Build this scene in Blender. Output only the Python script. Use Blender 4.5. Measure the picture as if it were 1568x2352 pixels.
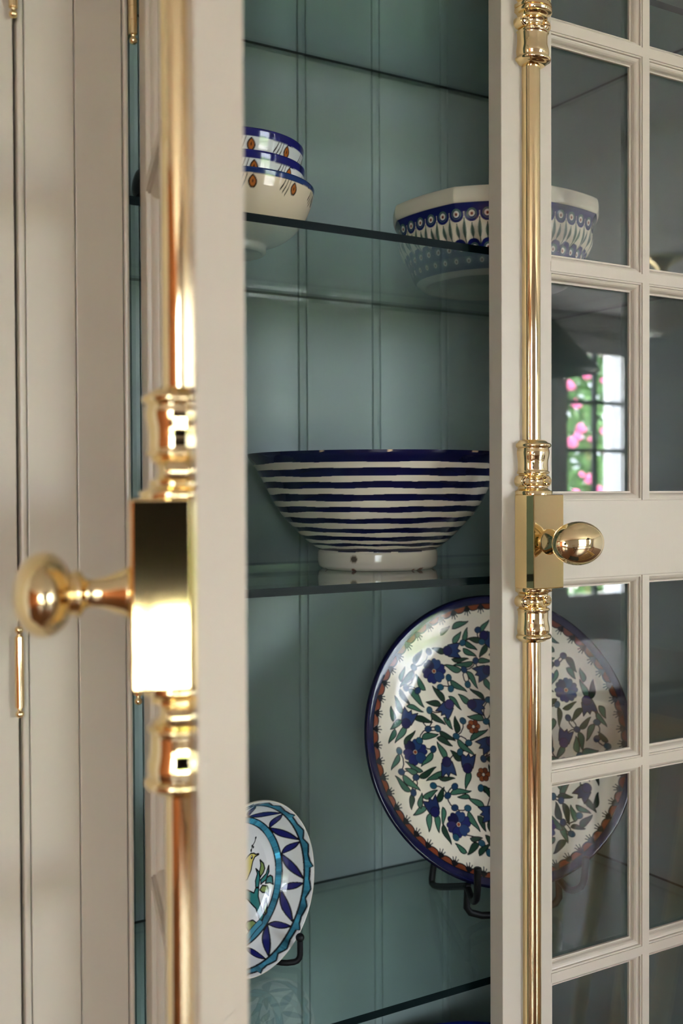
import bpy, bmesh, math, random
import numpy as np
from mathutils import Vector, Matrix

for o in list(bpy.data.objects):
    bpy.data.objects.remove(o)
scene = bpy.context.scene
COL = scene.collection
R = math.radians

# ------------------------------------------------------------------ camera
# The cabinet front is the plane y = 0, the room lies towards -y, the inside of the cabinet towards +y.
FPX = 2490.0
cd = bpy.data.cameras.new('camera')
cam = bpy.data.objects.new('camera', cd)
COL.objects.link(cam)
cd.sensor_fit = 'VERTICAL'
cd.sensor_height = 36.0
cd.sensor_width = 24.0
cd.lens = FPX / 2352.0 * 36.0
cd.clip_start = 0.02
cd.clip_end = 200
yaw, pit, rol = R(31.0), math.atan(43 / FPX), R(-0.25)
fw = Vector((math.sin(yaw) * math.cos(pit), math.cos(yaw) * math.cos(pit), -math.sin(pit)))
r0 = Vector((math.cos(yaw), -math.sin(yaw), 0))
u0 = r0.cross(fw)
rt = r0 * math.cos(rol) + u0 * math.sin(rol)
up = u0 * math.cos(rol) - r0 * math.sin(rol)
m = Matrix((rt, up, -fw)).transposed().to_4x4()
m.translation = Vector((0, -0.846, 1.35))
cam.matrix_world = m
cd.dof.use_dof = True
cd.dof.focus_distance = 1.10
cd.dof.aperture_fstop = 6.5
scene.camera = cam

# ------------------------------------------------------------------ sky, sun, exposure
world = bpy.data.worlds.new('world')
scene.world = world
world.use_nodes = True
bg = world.node_tree.nodes['Background']
bg.inputs[0].default_value = (0.80, 0.875, 1.0, 1)
bg.inputs[1].default_value = 9.0
sl = bpy.data.lights.new('sun', 'SUN')
sl.energy = 22.0
sl.angle = R(2)
sl.color = (1.0, 0.95, 0.86)
so = bpy.data.objects.new('sun', sl)
COL.objects.link(so)
so.rotation_euler = Vector((-0.35, -0.62, -0.72)).to_track_quat('-Z', 'Y').to_euler()
vs = scene.view_settings
vs.view_transform = 'Standard'
vs.look = 'None'
vs.gamma = 1.0
vs.use_curve_mapping = False
vs.exposure = 1.58
cy = scene.cycles
cy.use_denoising = True
cy.max_bounces = 7
cy.diffuse_bounces = 3
cy.glossy_bounces = 4
cy.transparent_max_bounces = 18
cy.use_adaptive_sampling = True
cy.adaptive_threshold = 0.15
cy.adaptive_min_samples = 16
cy.sample_clamp_indirect = 12.0
cy.caustics_reflective = False
cy.caustics_refractive = False

# ------------------------------------------------------------------ helpers
def lin(r, g, b):
    f = lambda c: (c / 255 / 12.92) if c / 255 <= 0.04045 else ((c / 255 + 0.055) / 1.055) ** 2.4
    return (f(r), f(g), f(b))

def mat(name, color, rough=0.5, metal=0.0, spec=0.5, bump=0.0, bscale=80.0, stretch=(1, 1, 1), var=0.0, coat=0.0, attr=None):
    m = bpy.data.materials.new(name)
    m.use_nodes = True
    nt = m.node_tree
    p = nt.nodes['Principled BSDF']
    p.inputs['Base Color'].default_value = (*color, 1)
    p.inputs['Roughness'].default_value = rough
    p.inputs['Metallic'].default_value = metal
    p.inputs['Specular IOR Level'].default_value = spec
    p.inputs['Coat Weight'].default_value = coat
    p.inputs['Coat Roughness'].default_value = 0.06
    tc = nt.nodes.new('ShaderNodeTexCoord')
    mp = nt.nodes.new('ShaderNodeMapping')
    mp.inputs['Scale'].default_value = stretch
    nt.links.new(tc.outputs['Object'], mp.inputs['Vector'])
    no = nt.nodes.new('ShaderNodeTexNoise')
    no.inputs['Scale'].default_value = bscale
    no.inputs['Detail'].default_value = 4
    nt.links.new(mp.outputs[0], no.inputs['Vector'])
    src = None
    if attr:
        at = nt.nodes.new('ShaderNodeVertexColor')
        at.layer_name = attr
        src = at.outputs['Color']
    if var > 0:
        mr = nt.nodes.new('ShaderNodeMapRange')
        mr.inputs['To Min'].default_value = 1 - var
        mr.inputs['To Max'].default_value = 1 + var
        nt.links.new(no.outputs['Fac'], mr.inputs['Value'])
        hs = nt.nodes.new('ShaderNodeHueSaturation')
        hs.inputs['Color'].default_value = (*color, 1)
        if src:
            nt.links.new(src, hs.inputs['Color'])
        nt.links.new(mr.outputs[0], hs.inputs['Value'])
        src = hs.outputs['Color']
    if src:
        nt.links.new(src, p.inputs['Base Color'])
    if bump > 0:
        b = nt.nodes.new('ShaderNodeBump')
        b.inputs['Strength'].default_value = bump
        b.inputs['Distance'].default_value = 0.0006
        nt.links.new(no.outputs['Fac'], b.inputs['Height'])
        nt.links.new(b.outputs[0], p.inputs['Normal'])
    return m

def glass_mat(name, tint, f0=0.042, haze=0.0):
    """clear sheet glass: every face lets light through, tinted, and mirrors by Schlick's law"""
    m = bpy.data.materials.new(name)
    m.use_nodes = True
    nt = m.node_tree
    nt.nodes.clear()
    N = nt.nodes.new
    L = nt.links.new
    out = N('ShaderNodeOutputMaterial')
    geo = N('ShaderNodeNewGeometry')
    dot = N('ShaderNodeVectorMath'); dot.operation = 'DOT_PRODUCT'
    L(geo.outputs['Incoming'], dot.inputs[0]); L(geo.outputs['Normal'], dot.inputs[1])
    ab = N('ShaderNodeMath'); ab.operation = 'ABSOLUTE'; L(dot.outputs['Value'], ab.inputs[0])
    su = N('ShaderNodeMath'); su.operation = 'SUBTRACT'; su.inputs[0].default_value = 1; L(ab.outputs[0], su.inputs[1]); su.use_clamp = True
    pw = N('ShaderNodeMath'); pw.operation = 'POWER'; L(su.outputs[0], pw.inputs[0]); pw.inputs[1].default_value = 5
    ma = N('ShaderNodeMath'); ma.operation = 'MULTIPLY_ADD'; L(pw.outputs[0], ma.inputs[0]); ma.inputs[1].default_value = 1 - f0; ma.inputs[2].default_value = f0
    tr = N('ShaderNodeBsdfTransparent'); tr.inputs[0].default_value = (*tint, 1)
    gl = N('ShaderNodeBsdfGlossy'); gl.inputs['Roughness'].default_value = haze; gl.inputs[0].default_value = (1, 1, 1, 1)
    mx = N('ShaderNodeMixShader')
    L(ma.outputs[0], mx.inputs[0]); L(tr.outputs[0], mx.inputs[1]); L(gl.outputs[0], mx.inputs[2])
    L(mx.outputs[0], out.inputs[0])
    return m

def link(o, parent=None):
    COL.objects.link(o)
    if parent is not None:
        o.parent = parent
    return o

def new_mesh(name, verts, faces, material, parent=None, smooth=False, bevel=0.0, seg=2):
    me = bpy.data.meshes.new(name)
    me.from_pydata([tuple(v) for v in verts], [], [tuple(f) for f in faces])
    bm = bmesh.new(); bm.from_mesh(me)
    bmesh.ops.recalc_face_normals(bm, faces=bm.faces)
    bm.to_mesh(me); bm.free()
    if material is not None:
        me.materials.append(material)
    if smooth:
        me.polygons.foreach_set('use_smooth', [True] * len(me.polygons))
    o = bpy.data.objects.new(name, me)
    link(o, parent)
    if bevel > 0:
        md = o.modifiers.new('bevel', 'BEVEL')
        md.width = bevel; md.segments = seg; md.limit_method = 'ANGLE'; md.angle_limit = R(40)
    return o

BOXF = [(0, 1, 3, 2), (4, 6, 7, 5), (0, 4, 5, 1), (2, 3, 7, 6), (0, 2, 6, 4), (1, 5, 7, 3)]
def boxv(x0, x1, y0, y1, z0, z1):
    return [(x, y, z) for x in (x0, x1) for y in (y0, y1) for z in (z0, z1)]
def box(name, x0, x1, y0, y1, z0, z1, material, parent=None, bevel=0.0008, off=(0, 0, 0)):
    v = [(a - off[0], b - off[1], c - off[2]) for a, b, c in boxv(x0, x1, y0, y1, z0, z1)]
    return new_mesh(name, v, BOXF, material, parent, bevel=bevel)

def multibox(name, boxes, material, parent=None, bevel=0.0):
    V, F = [], []
    for b in boxes:
        k = len(V)
        V += boxv(*b); F += [tuple(i + k for i in f) for f in BOXF]
    return new_mesh(name, V, F, material, parent, bevel=bevel)

def grid_slab(name, xs, zs, hole, y0, y1, material, parent=None, off=(0, 0, 0), bevel=0.0):
    """one connected slab cut into cells by xs and zs; hole(i, j) leaves a cell open"""
    nx, nz = len(xs) - 1, len(zs) - 1
    solid = [[not hole(i, j) for j in range(nz)] for i in range(nx)]
    idx, V, F = {}, [], []
    def v(i, k, j):
        if (i, k, j) not in idx:
            idx[(i, k, j)] = len(V)
            V.append((xs[i] - off[0], (y0, y1)[k] - off[1], zs[j] - off[2]))
        return idx[(i, k, j)]
    ok = lambda i, j: 0 <= i < nx and 0 <= j < nz and solid[i][j]
    for i in range(nx):
        for j in range(nz):
            if not solid[i][j]:
                continue
            F.append((v(i, 0, j), v(i + 1, 0, j), v(i + 1, 0, j + 1), v(i, 0, j + 1)))
            F.append((v(i, 1, j), v(i, 1, j + 1), v(i + 1, 1, j + 1), v(i + 1, 1, j)))
            if not ok(i - 1, j): F.append((v(i, 0, j), v(i, 0, j + 1), v(i, 1, j + 1), v(i, 1, j)))
            if not ok(i + 1, j): F.append((v(i + 1, 0, j), v(i + 1, 1, j), v(i + 1, 1, j + 1), v(i + 1, 0, j + 1)))
            if not ok(i, j - 1): F.append((v(i, 0, j), v(i, 1, j), v(i + 1, 1, j), v(i + 1, 0, j)))
            if not ok(i, j + 1): F.append((v(i, 0, j + 1), v(i + 1, 0, j + 1), v(i + 1, 1, j + 1), v(i, 1, j + 1)))
    return new_mesh(name, V, F, material, parent, bevel=bevel)

def tube(name, pts, r, material, parent=None, n=10, smooth_iter=2, ball=None):
    P = [Vector(p) for p in pts]
    for _ in range(smooth_iter):                       # round the bends
        Q = [P[0]]
        for a, b in zip(P[:-1], P[1:]):
            Q += [a.lerp(b, 0.2), a.lerp(b, 0.8)]
        P = Q + [P[-1]]
    V, F = [], []
    t0 = (P[1] - P[0]).normalized()
    nrm = t0.orthogonal().normalized()
    for i, p in enumerate(P):
        t = (P[min(i + 1, len(P) - 1)] - P[max(i - 1, 0)]).normalized()
        nrm = (nrm - t * nrm.dot(t)).normalized()
        b = t.cross(nrm)
        for k in range(n):
            a = 2 * math.pi * k / n
            V.append(p + (nrm * math.cos(a) + b * math.sin(a)) * r)
    for i in range(len(P) - 1):
        for k in range(n):
            F.append((i * n + k, i * n + (k + 1) % n, (i + 1) * n + (k + 1) % n, (i + 1) * n + k))
    F.append(tuple(range(n - 1, -1, -1)))
    F.append(tuple(range((len(P) - 1) * n, len(P) * n)))
    return new_mesh(name, V, F, material, parent, smooth=True)

def lathe_v(prof, n, axis='z', c=(0, 0, 0)):
    V, F = [], []
    for r, h in prof:
        for k in range(n):
            a = 2 * math.pi * k / n
            x, y, z = r * math.cos(a), r * math.sin(a), h
            if axis == '-y':
                x, y, z = x, -h, y
            V.append((x + c[0], y + c[1], z + c[2]))
    for i in range(len(prof) - 1):
        for k in range(n):
            F.append((i * n + k, i * n + (k + 1) % n, (i + 1) * n + (k + 1) % n, (i + 1) * n + k))
    F.append(tuple(range(n - 1, -1, -1)))
    F.append(tuple(range((len(prof) - 1) * n, len(prof) * n)))
    return V, F
def lathe(name, prof, n, material, parent=None, axis='z', c=(0, 0, 0)):
    V, F = lathe_v(prof, n, axis, c)
    return new_mesh(name, V, F, material, parent, smooth=True)

def empty(name, loc=(0, 0, 0), rz=0.0):
    o = bpy.data.objects.new(name, None)
    o.empty_display_size = 0.05
    o.location = loc
    o.rotation_euler = (0, 0, rz)
    return link(o)
def tag(o, label=None, cat=None, group=None, kind=None):
    if label: o['label'] = label
    if cat: o['category'] = cat
    if group: o['group'] = group
    if kind: o['kind'] = kind
    return o
def copy_to(o, parent=None, loc=None):
    c = o.copy()
    link(c)
    c.parent = parent
    if loc is not None: c.location = loc
    return c

# ------------------------------------------------------------------ materials
M = {}
M['beige'] = mat('cream_beige_paint', lin(212, 199, 181), 0.33, spec=0.45, bump=0.12, bscale=60, stretch=(4, 4, 0.35), var=0.012)
M['teal'] = mat('grey_teal_paint', lin(146, 163, 157), 0.42, spec=0.4, bump=0.15, bscale=60, stretch=(5, 5, 0.3), var=0.02)
M['brass'] = mat('polished_brass', (0.94, 0.75, 0.42), 0.05, metal=1.0, bump=0.03, bscale=18, var=0.03)
M['brass_brushed'] = mat('lacquered_brass_plate', (0.92, 0.71, 0.36), 0.055, metal=1.0, bump=0.012, bscale=900, var=0.03)
M['iron'] = mat('black_wrought_iron', lin(13, 12, 12), 0.5, spec=0.35, bump=0.4, bscale=300)
M['glaze'] = mat('painted_glazed_ceramic', (0.8, 0.8, 0.8), 0.10, spec=0.45, attr='paint', bump=0.03, bscale=30, var=0.03)
M['pane'] = glass_mat('clear_window_glass', (0.965, 0.97, 0.97), 0.075)
M['shelfglass'] = glass_mat('green_tinted_shelf_glass', (0.90, 0.955, 0.94), 0.05)
M['glassedge'] = mat('dark_green_glass_edge', lin(7, 20, 20), 0.3, spec=0.06)
M['wallpaint'] = mat('pale_wall_paint', lin(236, 237, 240), 0.7, bump=0.1, bscale=200)
M['ceilpaint'] = mat('white_ceiling_paint', lin(246, 242, 240), 0.8)
M['white'] = mat('white_gloss_paint', lin(235, 233, 230), 0.35)
M['tan'] = mat('tan_wall_paint', lin(192, 116, 68), 0.7, bump=0.1, bscale=200)
M['dark'] = mat('shadow_gap_and_lamp_black', lin(30, 27, 24), 0.9)  # shade of the cupboard door gap put into colour; also black lamp parts
M['shade'] = mat('dark_pewter_shade', lin(48, 52, 58), 0.4)
M['opal'] = mat('opal_lamp_glass', lin(240, 238, 232), 0.2)
M['chairwood'] = mat('pale_oak_chair_wood', lin(216, 186, 132), 0.4, bump=0.2, bscale=60, stretch=(6, 6, 0.5), var=0.15)
M['tablewood'] = mat('dark_stained_table_wood', lin(96, 62, 42), 0.35, bump=0.2, bscale=60, stretch=(0.5, 6, 6), var=0.15)
M['bluejar'] = mat('dark_stoneware', lin(34, 38, 40), 0.25)
M['leaf'] = mat('garden_leaf', lin(96, 140, 78), 0.5, var=0.5, bscale=2.0)
M['blossom'] = mat('pink_blossom', lin(236, 120, 165), 0.6, var=0.3, bscale=12)
M['bounce_ground'] = mat('pale_bounce_stone', lin(214, 208, 198), 0.8, var=0.1, bscale=3)
M['lawn'] = mat('lawn', lin(120, 150, 84), 0.9, var=0.3, bscale=6)

def wood_floor():
    m = mat('warm_brown_floorboards', lin(104, 66, 42), 0.3, bump=0.1, bscale=3, stretch=(1, 14, 1), var=0.35)
    return m
M['floor'] = wood_floor()

# ------------------------------------------------------------------ the room
FZ, CZ = 0.0, 2.46
X0, X1, Y0, Y1 = -2.95, 5.95, -4.20, 0.42
WT = 0.16
tag(box('floor', X0 - WT, X1 + WT, Y0 - WT, Y1 + WT, -0.08, FZ, M['floor'], bevel=0), 'warm brown wooden floor of the room', 'floor', kind='structure')
tag(box('ceiling', X0 - WT, X1 + WT, Y0 - WT, Y1 + WT, CZ, CZ + 0.1, M['ceilpaint'], bevel=0), 'white painted ceiling of the room', 'ceiling', kind='structure')
tag(box('wall_back', X0 - WT, X1 + WT, Y1, Y1 + WT, FZ, CZ, M['wallpaint'], bevel=0), 'pale wall behind the built-in cabinets', 'wall', kind='structure')
tag(box('wall_left', X0 - WT, X0, Y0, Y1, FZ, CZ, M['tan'], bevel=0), 'tan side wall far to the left', 'wall', kind='structure')
tag(box('wall_right', X1, X1 + WT, Y0, Y1, FZ, CZ, M['wallpaint'], bevel=0), 'pale side wall far to the right', 'wall', kind='structure')
WIN = [(-2.75, -1.25, 0.45, 2.25), (-1.00, -0.36, 0.30, 1.05), (2.20, 3.80, 0.45, 2.25), (4.63, 5.22, 0.66, 2.265)]
wxs = sorted({X0 - WT, X1 + WT} | {w[0] for w in WIN} | {w[1] for w in WIN})
wzs = sorted({FZ, CZ} | {w[2] for w in WIN} | {w[3] for w in WIN})
def whole(i, j):
    xm, zm = (wxs[i] + wxs[i + 1]) / 2, (wzs[j] + wzs[j + 1]) / 2
    return any(w[0] < xm < w[1] and w[2] < zm < w[3] for w in WIN)
tag(grid_slab('wall_front', wxs, wzs, whole, Y0 - WT, Y0, M['wallpaint']), 'pale window wall opposite the cabinets', 'wall', kind='structure')
tag(multibox('trim_1', [(X0, X1, Y0, Y0 + 0.07, CZ - 0.10, CZ)], M['white'], bevel=0.01), 'white crown moulding above the windows', 'trim', kind='structure')
tag(multibox('baseboard_front', [(X0, X1, Y0, Y0 + 0.02, FZ, FZ + 0.14)], M['white'], bevel=0.004), 'white baseboard below the windows', 'baseboard', kind='structure')

def window(n, x0, x1, z0, z1, cols, rows, label):
    f = 0.045
    w = grid_slab('window_%d' % n, [x0 - 0.07, x0 + f, x1 - f, x1 + 0.07], [z0 - 0.07, z0 + f, z1 - f, z1 + 0.07],
                  lambda i, j: i == 1 and j == 1, Y0 - 0.03, Y0 + 0.025, M['white'], bevel=0.003)
    tag(w, label, 'window', kind='structure')
    xa, xb, za, zb = x0 + f, x1 - f, z0 + f, z1 - f
    dark = M['shade']
    for i in range(1, cols):
        x = xa + (xb - xa) * i / cols
        box('glazing_bar', x - 0.012, x + 0.012, Y0 - 0.02, Y0 + 0.01, za, zb, dark, w, bevel=0)
    for j in range(1, rows):
        z = za + (zb - za) * j / rows
        for i in range(cols):
            a = xa + (xb - xa) * i / cols + (0.012 if i else 0); b = xa + (xb - xa) * (i + 1) / cols - (0.012 if i < cols - 1 else 0)
            box('glazing_bar', a, b, Y0 - 0.02, Y0 + 0.01, z - 0.012, z + 0.012, dark, w, bevel=0)
    for i in range(cols):
        for j in range(rows):
            a = xa + (xb - xa) * i / cols + 0.012; b = xa + (xb - xa) * (i + 1) / cols - 0.012
            c = za + (zb - za) * j / rows + 0.012; d = za + (zb - za) * (j + 1) / rows - 0.012
            box('pane', a, b, Y0 - 0.007, Y0 - 0.003, c, d, M['pane'], w, bevel=0)
    box('sill', x0 - 0.10, x1 + 0.10, Y0 + 0.025, Y0 + 0.075, z0 - 0.10, z0 - 0.07, M['white'], w, bevel=0.004)
    pl = bpy.data.lights.new('window_portal', 'AREA')
    pl.shape = 'RECTANGLE'; pl.size = x1 - x0; pl.size_y = z1 - z0
    pl.cycles.is_portal = True
    po = link(bpy.data.objects.new('window_portal', pl))
    po.location = ((x0 + x1) / 2, Y0 - WT - 0.02, (z0 + z1) / 2)
    po.rotation_euler = (R(90), 0, 0)          # -Z of the lamp looks towards +y, into the room
    return w
names = ['wide garden window at the left end of the window wall', 'low garden window beside the wide left one', 'garden window in the middle of the window wall',
         'narrow garden window mirrored in the pane above the lock rail']
for k, (w, nm) in enumerate(zip(WIN, names)):
    window(k + 1, *w, 2 if k in (1, 3) else 4, 2 if k == 1 else 5, nm)

# outside
tag(box('bounce_ground', -30, 40, -14.0, Y0 - WT - 0.01, -0.33, -0.23, M['bounce_ground'], bevel=0), 'pale stone ground outside the windows, added to bounce neutral daylight', 'bounce_ground', kind='structure')  # invented pale ground, added for neutral bounce and a white reflection in the brass
tag(box('lawn', -30, 40, -40, -14.001, -0.35, -0.25, M['lawn'], bevel=0), 'sunlit lawn outside the windows', 'lawn', kind='structure')
rnd = random.Random(5)
def shrub(name, cx, cy, w, h, n, nb, label, seed):
    g = random.Random(seed)
    V, F = [], []
    s = empty(name, (cx, cy, -0.25))
    for _ in range(n):
        a, z = g.uniform(0, 2 * math.pi), g.random() ** 0.8 * h
        rr = w * math.sqrt(max(0.05, 1 - (2 * z / h - 1) ** 2 * 0.75)) * g.uniform(0.55, 1.0)
        p = Vector((rr * math.cos(a), rr * math.sin(a) * 0.5, z))
        d = Vector((g.uniform(-1, 1), g.uniform(-1, 1), g.uniform(-0.6, 1))).normalized()
        q = d.orthogonal().normalized()
        L = g.uniform(0.07, 0.14)
        k = len(V)
        V += [p, p + d * L * 0.5 + q * L * 0.25, p + d * L, p + d * L * 0.5 - q * L * 0.25]
        F.append((k, k + 1, k + 2, k + 3))
    fo = new_mesh('foliage', V, F, M['leaf'], s)
    tag(fo, kind='stuff')
    tube('stem', [(0, 0, 0), (0.05, 0, h * 0.4), (0, 0.02, h * 0.7)], 0.04, M['chairwood'], s, n=7)
    proto = None
    for _ in range(nb):
        a = g.uniform(0.15 * math.pi, 0.85 * math.pi)
        z = g.uniform(0.25, 0.95) * h
        rr = w * math.sqrt(max(0.05, 1 - (2 * z / h - 1) ** 2 * 0.75)) * 0.97
        loc = (rr * math.cos(a), rr * math.sin(a) * 0.5 + 0.05, z)
        if proto is None:
            bm = bmesh.new(); bmesh.ops.create_icosphere(bm, subdivisions=2, radius=0.042)
            for v in bm.verts: v.co *= g.uniform(0.7, 1.25)
            me = bpy.data.meshes.new('blossom'); bm.to_mesh(me); bm.free(); me.materials.append(M['blossom'])
            proto = bpy.data.objects.new('blossom', me); link(proto, s); b = proto
        else:
            b = copy_to(proto, s)
        b.location = loc
        b.scale = [g.uniform(0.6, 1.3)] * 3
    return tag(s, label, 'shrub', 'flowering shrubs outside')
shrub('flowering_shrub', 8.1, -7.6, 1.5, 3.2, 14000, 170, 'pink flowering shrub seen through the narrow garden window', 1)
shrub('flowering_shrub', 2.4, -8.6, 1.8, 2.2, 5000, 20, 'broad low pink flowering shrub outside the middle window', 2)
shrub('flowering_shrub', -3.6, -8.4, 1.5, 2.0, 4000, 14, 'low pink flowering shrub outside the wide left window', 3)
colm = empty('porch_column', (6.46, -5.5, -0.25)); tag(colm, 'white porch column outside the narrow garden window', 'column')
box('shaft', -0.09, 0.09, -0.09, 0.09, 0.2, 2.9, M['white'], colm, 0.01)
box('base', -0.13, 0.13, -0.13, 0.13, 0.0, 0.2, M['white'], colm, 0.01)

# ------------------------------------------------------------------ display cabinet carcass
cab = empty('display_cabinet', (0, 0, 0))
tag(cab, 'cream built-in display cabinet with teal inside and glazed doors', 'cabinet')
CXL, CXR = 0.3085, 1.0905            # door opening
ZB, ZT = 0.34, 2.16
YB = 0.370                           # inner face of the back boards
box('side_panel', 0.284, 0.300, 0.021, YB + 0.012, ZB - 0.03, ZT + 0.03, M['teal'], cab)
box('side_panel', 1.082, 1.100, 0.021, YB + 0.012, ZB - 0.03, ZT + 0.03, M['teal'], cab)
box('cabinet_top', 0.300, 1.082, 0.021, YB + 0.012, ZT + 0.005, ZT + 0.03, M['teal'], cab)
box('cabinet_floor', 0.300, 1.082, 0.021, YB + 0.012, ZB - 0.03, ZB - 0.005, M['teal'], cab)
box('backing_panel', 0.284, 1.100, YB + 0.012, YB + 0.022, ZB - 0.03, ZT + 0.03, M['teal'], cab, 0)
k0 = 0.6740 - 0.1120 * 4
edges = [k0 + 0.1120 * k for k in range(9)]       # centres of the narrow bead strips
xa = 0.3005
for c in edges + [1.2]:
    a, b = max(xa, 0.3005), min(c - 0.0067, 1.0815)
    if b - a > 0.01:
        box('back_board', a, b, YB, YB + 0.0115, ZB - 0.004, ZT + 0.004, M['teal'], cab, 0.0012)
    xa = c + 0.0067
    if 0.31 < c < 1.07:
        V, F = [], []
        for z in (ZB - 0.004, ZT + 0.004):
            for dx, dy in ((-0.0062, 0.0103), (-0.0062, 0.0010), (-0.0048, -0.0018), (0.0, -0.0026), (0.0048, -0.0018), (0.0062, 0.0010), (0.0062, 0.0103)):
                V.append((c + dx, YB + dy + 0.0012, z))
        F = [(i, i + 1, i + 8, i + 7) for i in range(6)] + [(6, 0, 7, 13), tuple(range(7)), tuple(range(7, 14))]
        new_mesh('back_bead', V, F, M['teal'], cab)
# face frame
box('face_stile', 0.2644, 0.3032, 0.0, 0.021, 0.10, 2.30, M['beige'], cab, 0.0009)
box('face_bead', 0.3040, 0.3085, -0.0012, 0.021, ZB - 0.004, ZT + 0.004, M['beige'], cab, 0.0019)
box('face_stile', 1.0962, 1.1360, 0.0, 0.021, 0.10, 2.30, M['beige'], cab, 0.0009)
box('face_bead', 1.0907, 1.0954, -0.0012, 0.021, ZB - 0.004, ZT + 0.004, M['beige'], cab, 0.0019)
box('face_rail', 0.3033, 1.0961, 0.0, 0.021, ZT + 0.005, 2.30, M['beige'], cab, 0.0009)
box('face_rail', 0.3033, 1.0961, 0.0, 0.021, 0.10, ZB - 0.005, M['beige'], cab, 0.0009)
box('plinth', 0.2644, 1.1360, 0.012, 0.40, 0.0, 0.0995, M['beige'], cab, 0.001)

# ------------------------------------------------------------------ glazed doors
PROF = [(0.0, 0.0013), (0.0019, 0.0013), (0.0021, 0.0034), (0.0034, 0.0038), (0.0050, 0.0047), (0.0063, 0.0061), (0.0071, 0.0077), (0.0074, 0.0090),
        (0.0078, 0.0092), (0.0078, 0.0101), (0.0096, 0.0101), (0.0096, 0.0128)]
def moulding(xa, xb, za, zb, parent, off, flip=1):
    V, F = [], []
    n = len(PROF)
    for i, d in PROF:
        V += [(xa + i - off[0], d - off[1], za + i), (xb - i - off[0], d - off[1], za + i), (xb - i - off[0], d - off[1], zb - i), (xa + i - off[0], d - off[1], zb - i)]
    for k in range(n - 1):
        for q in range(4):
            F.append((k * 4 + q, k * 4 + (q + 1) % 4, k * 4 + 4 + (q + 1) % 4, k * 4 + 4 + q))
    return new_mesh('moulding', V, F, M['beige'], parent)

ROWS_UP = [(1.3414, 1.5775), (1.5872, 1.8222), (1.8320, 2.0680)]
ROWS_DN = [(1.0595, 1.2593), (0.8502, 1.0505), (0.6410, 0.8413), (0.4320, 0.6316)]
def door(x_free, x_hinge, hx, hy, thick, label):
    """door in closed position; front at y = 0; object origin on the hinge line (hx, hy)"""
    s = 1 if x_hinge > x_free else -1
    off = (hx, hy, 0)
    st = 0.0648
    gx0 = x_free + s * st
    gx3 = x_hinge - s * st
    mid = gx0 + s * 0.1319 if s > 0 else (gx0 + gx3) / 2 + 0.005
    cols = [(gx0, mid), (mid + s * 0.0100, gx3)]
    xs = sorted([x_free, gx0, gx3, x_hinge])
    zs = [ZB, 0.4320, 1.2593, 1.3414, 2.0680, ZT]
    d = grid_slab('door', xs, zs, lambda i, j: i == 1 and j in (1, 3), 0.0, thick, M['beige'], cab, off, bevel=0.0007)
    tag(d, label)
    b0, b1 = sorted((mid, mid + s * 0.0100))
    for za, zb in ((1.3414, 2.0680), (0.4320, 1.2593)):
        box('glazing_bar', b0, b1, 0.0, thick, za, zb, M['beige'], d, 0, off)
    for rows in (ROWS_UP, ROWS_DN[::-1]):
        for (z0, z1), (z2, z3) in zip(rows[:-1], rows[1:]):
            for c in cols:
                a, b = sorted(c)
                box('glazing_bar', a, b, 0.0, thick, z1, z2, M['beige'], d, 0, off)
    for z0, z1 in ROWS_UP + ROWS_DN:
        for c in cols:
            a, b = sorted(c)
            moulding(a, b, z0, z1, d, off)
            box('pane', a + 0.0002, b - 0.0002, 0.0129, 0.0159, z0 + 0.0002, z1 - 0.0002, M['pane'], d, 0, off)
    return d

HXL, HYL = 0.3122, -0.0040
PHI = 16.85
door_l = door(0.6932, 0.3145, HXL, HYL, 0.0240, 'left glazed door standing wide open')
door_l.location = (HXL, HYL, 0)
door_l.rotation_euler = (0, 0, R(-(90 + PHI)))
door_r = door(0.6952, 1.0890, 1.0905, -0.004, 0.0200, 'right glazed door, closed')
door_r.location = (1.0905, -0.004, 0)

# ------------------------------------------------------------------ brass cremone bolts
def usec(w, dep, n=22, straight=0.4):
    st = dep * straight
    pts = [(-w, 0.0), (-w, -st * 0.5)]
    for k in range(n + 1):
        a = math.pi - math.pi * k / n
        pts.append((w * math.cos(a), -st - (dep - st) * math.sin(a)))
    return pts + [(w, -st * 0.5), (w, 0.0)]
def usweep(name, prof, cx, z0, sgn, material, parent, ratio=1.3, straight=0.4, off=(0, 0, 0)):
    V, F = [], []
    n = len(usec(1, 1, straight=straight))
    for z, w in prof:
        for x, y in usec(w, w * ratio, straight=straight):
            V.append((cx + x - off[0], y - off[1], z0 + sgn * z))
    for i in range(len(prof) - 1):
        for k in range(n):
            F.append((i * n + k, i * n + (k + 1) % n, (i + 1) * n + (k + 1) % n, (i + 1) * n + k))
    F.append(tuple(range(n))); F.append(tuple(range((len(prof) - 1) * n, len(prof) * n)))
    o = new_mesh(name, V, F, material, parent, smooth=True)
    md = o.modifiers.new('edge', 'EDGE_SPLIT'); md.split_angle = R(50)
    return o
COLLAR = [(0, 18.5), (0.1, 18.6), (3.5, 18.6), (3.9, 18.3), (4.5, 17.0), (5.6, 15.4), (6.8, 14.7), (8.0, 15.0), (8.8, 14.9), (9.4, 14.0), (10.5, 12.0), (13.8, 11.2), (17, 12.0), (18.4, 13.9), (19.2, 14.4),
          (20.0, 14.0), (20.6, 13.9), (21.0, 15.2), (21.6, 16.0), (22.5, 16.3), (23.4, 16.0), (23.9, 15.3), (24.3, 15.1), (26, 15.15), (30, 15.0), (33, 15.05), (36, 15.4), (39, 16.0), (42, 16.35), (44.5, 16.1),
          (46, 15.7), (46.8, 15.7), (47.2, 16.3), (48, 17.1), (49.2, 17.6), (50.6, 17.5), (51.6, 16.9), (52.2, 15.6), (53.4, 14.5), (54.6, 13.0), (55.2, 12.0)]
COLLAR = [(a / 1000, b / 1000) for a, b in COLLAR]
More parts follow.
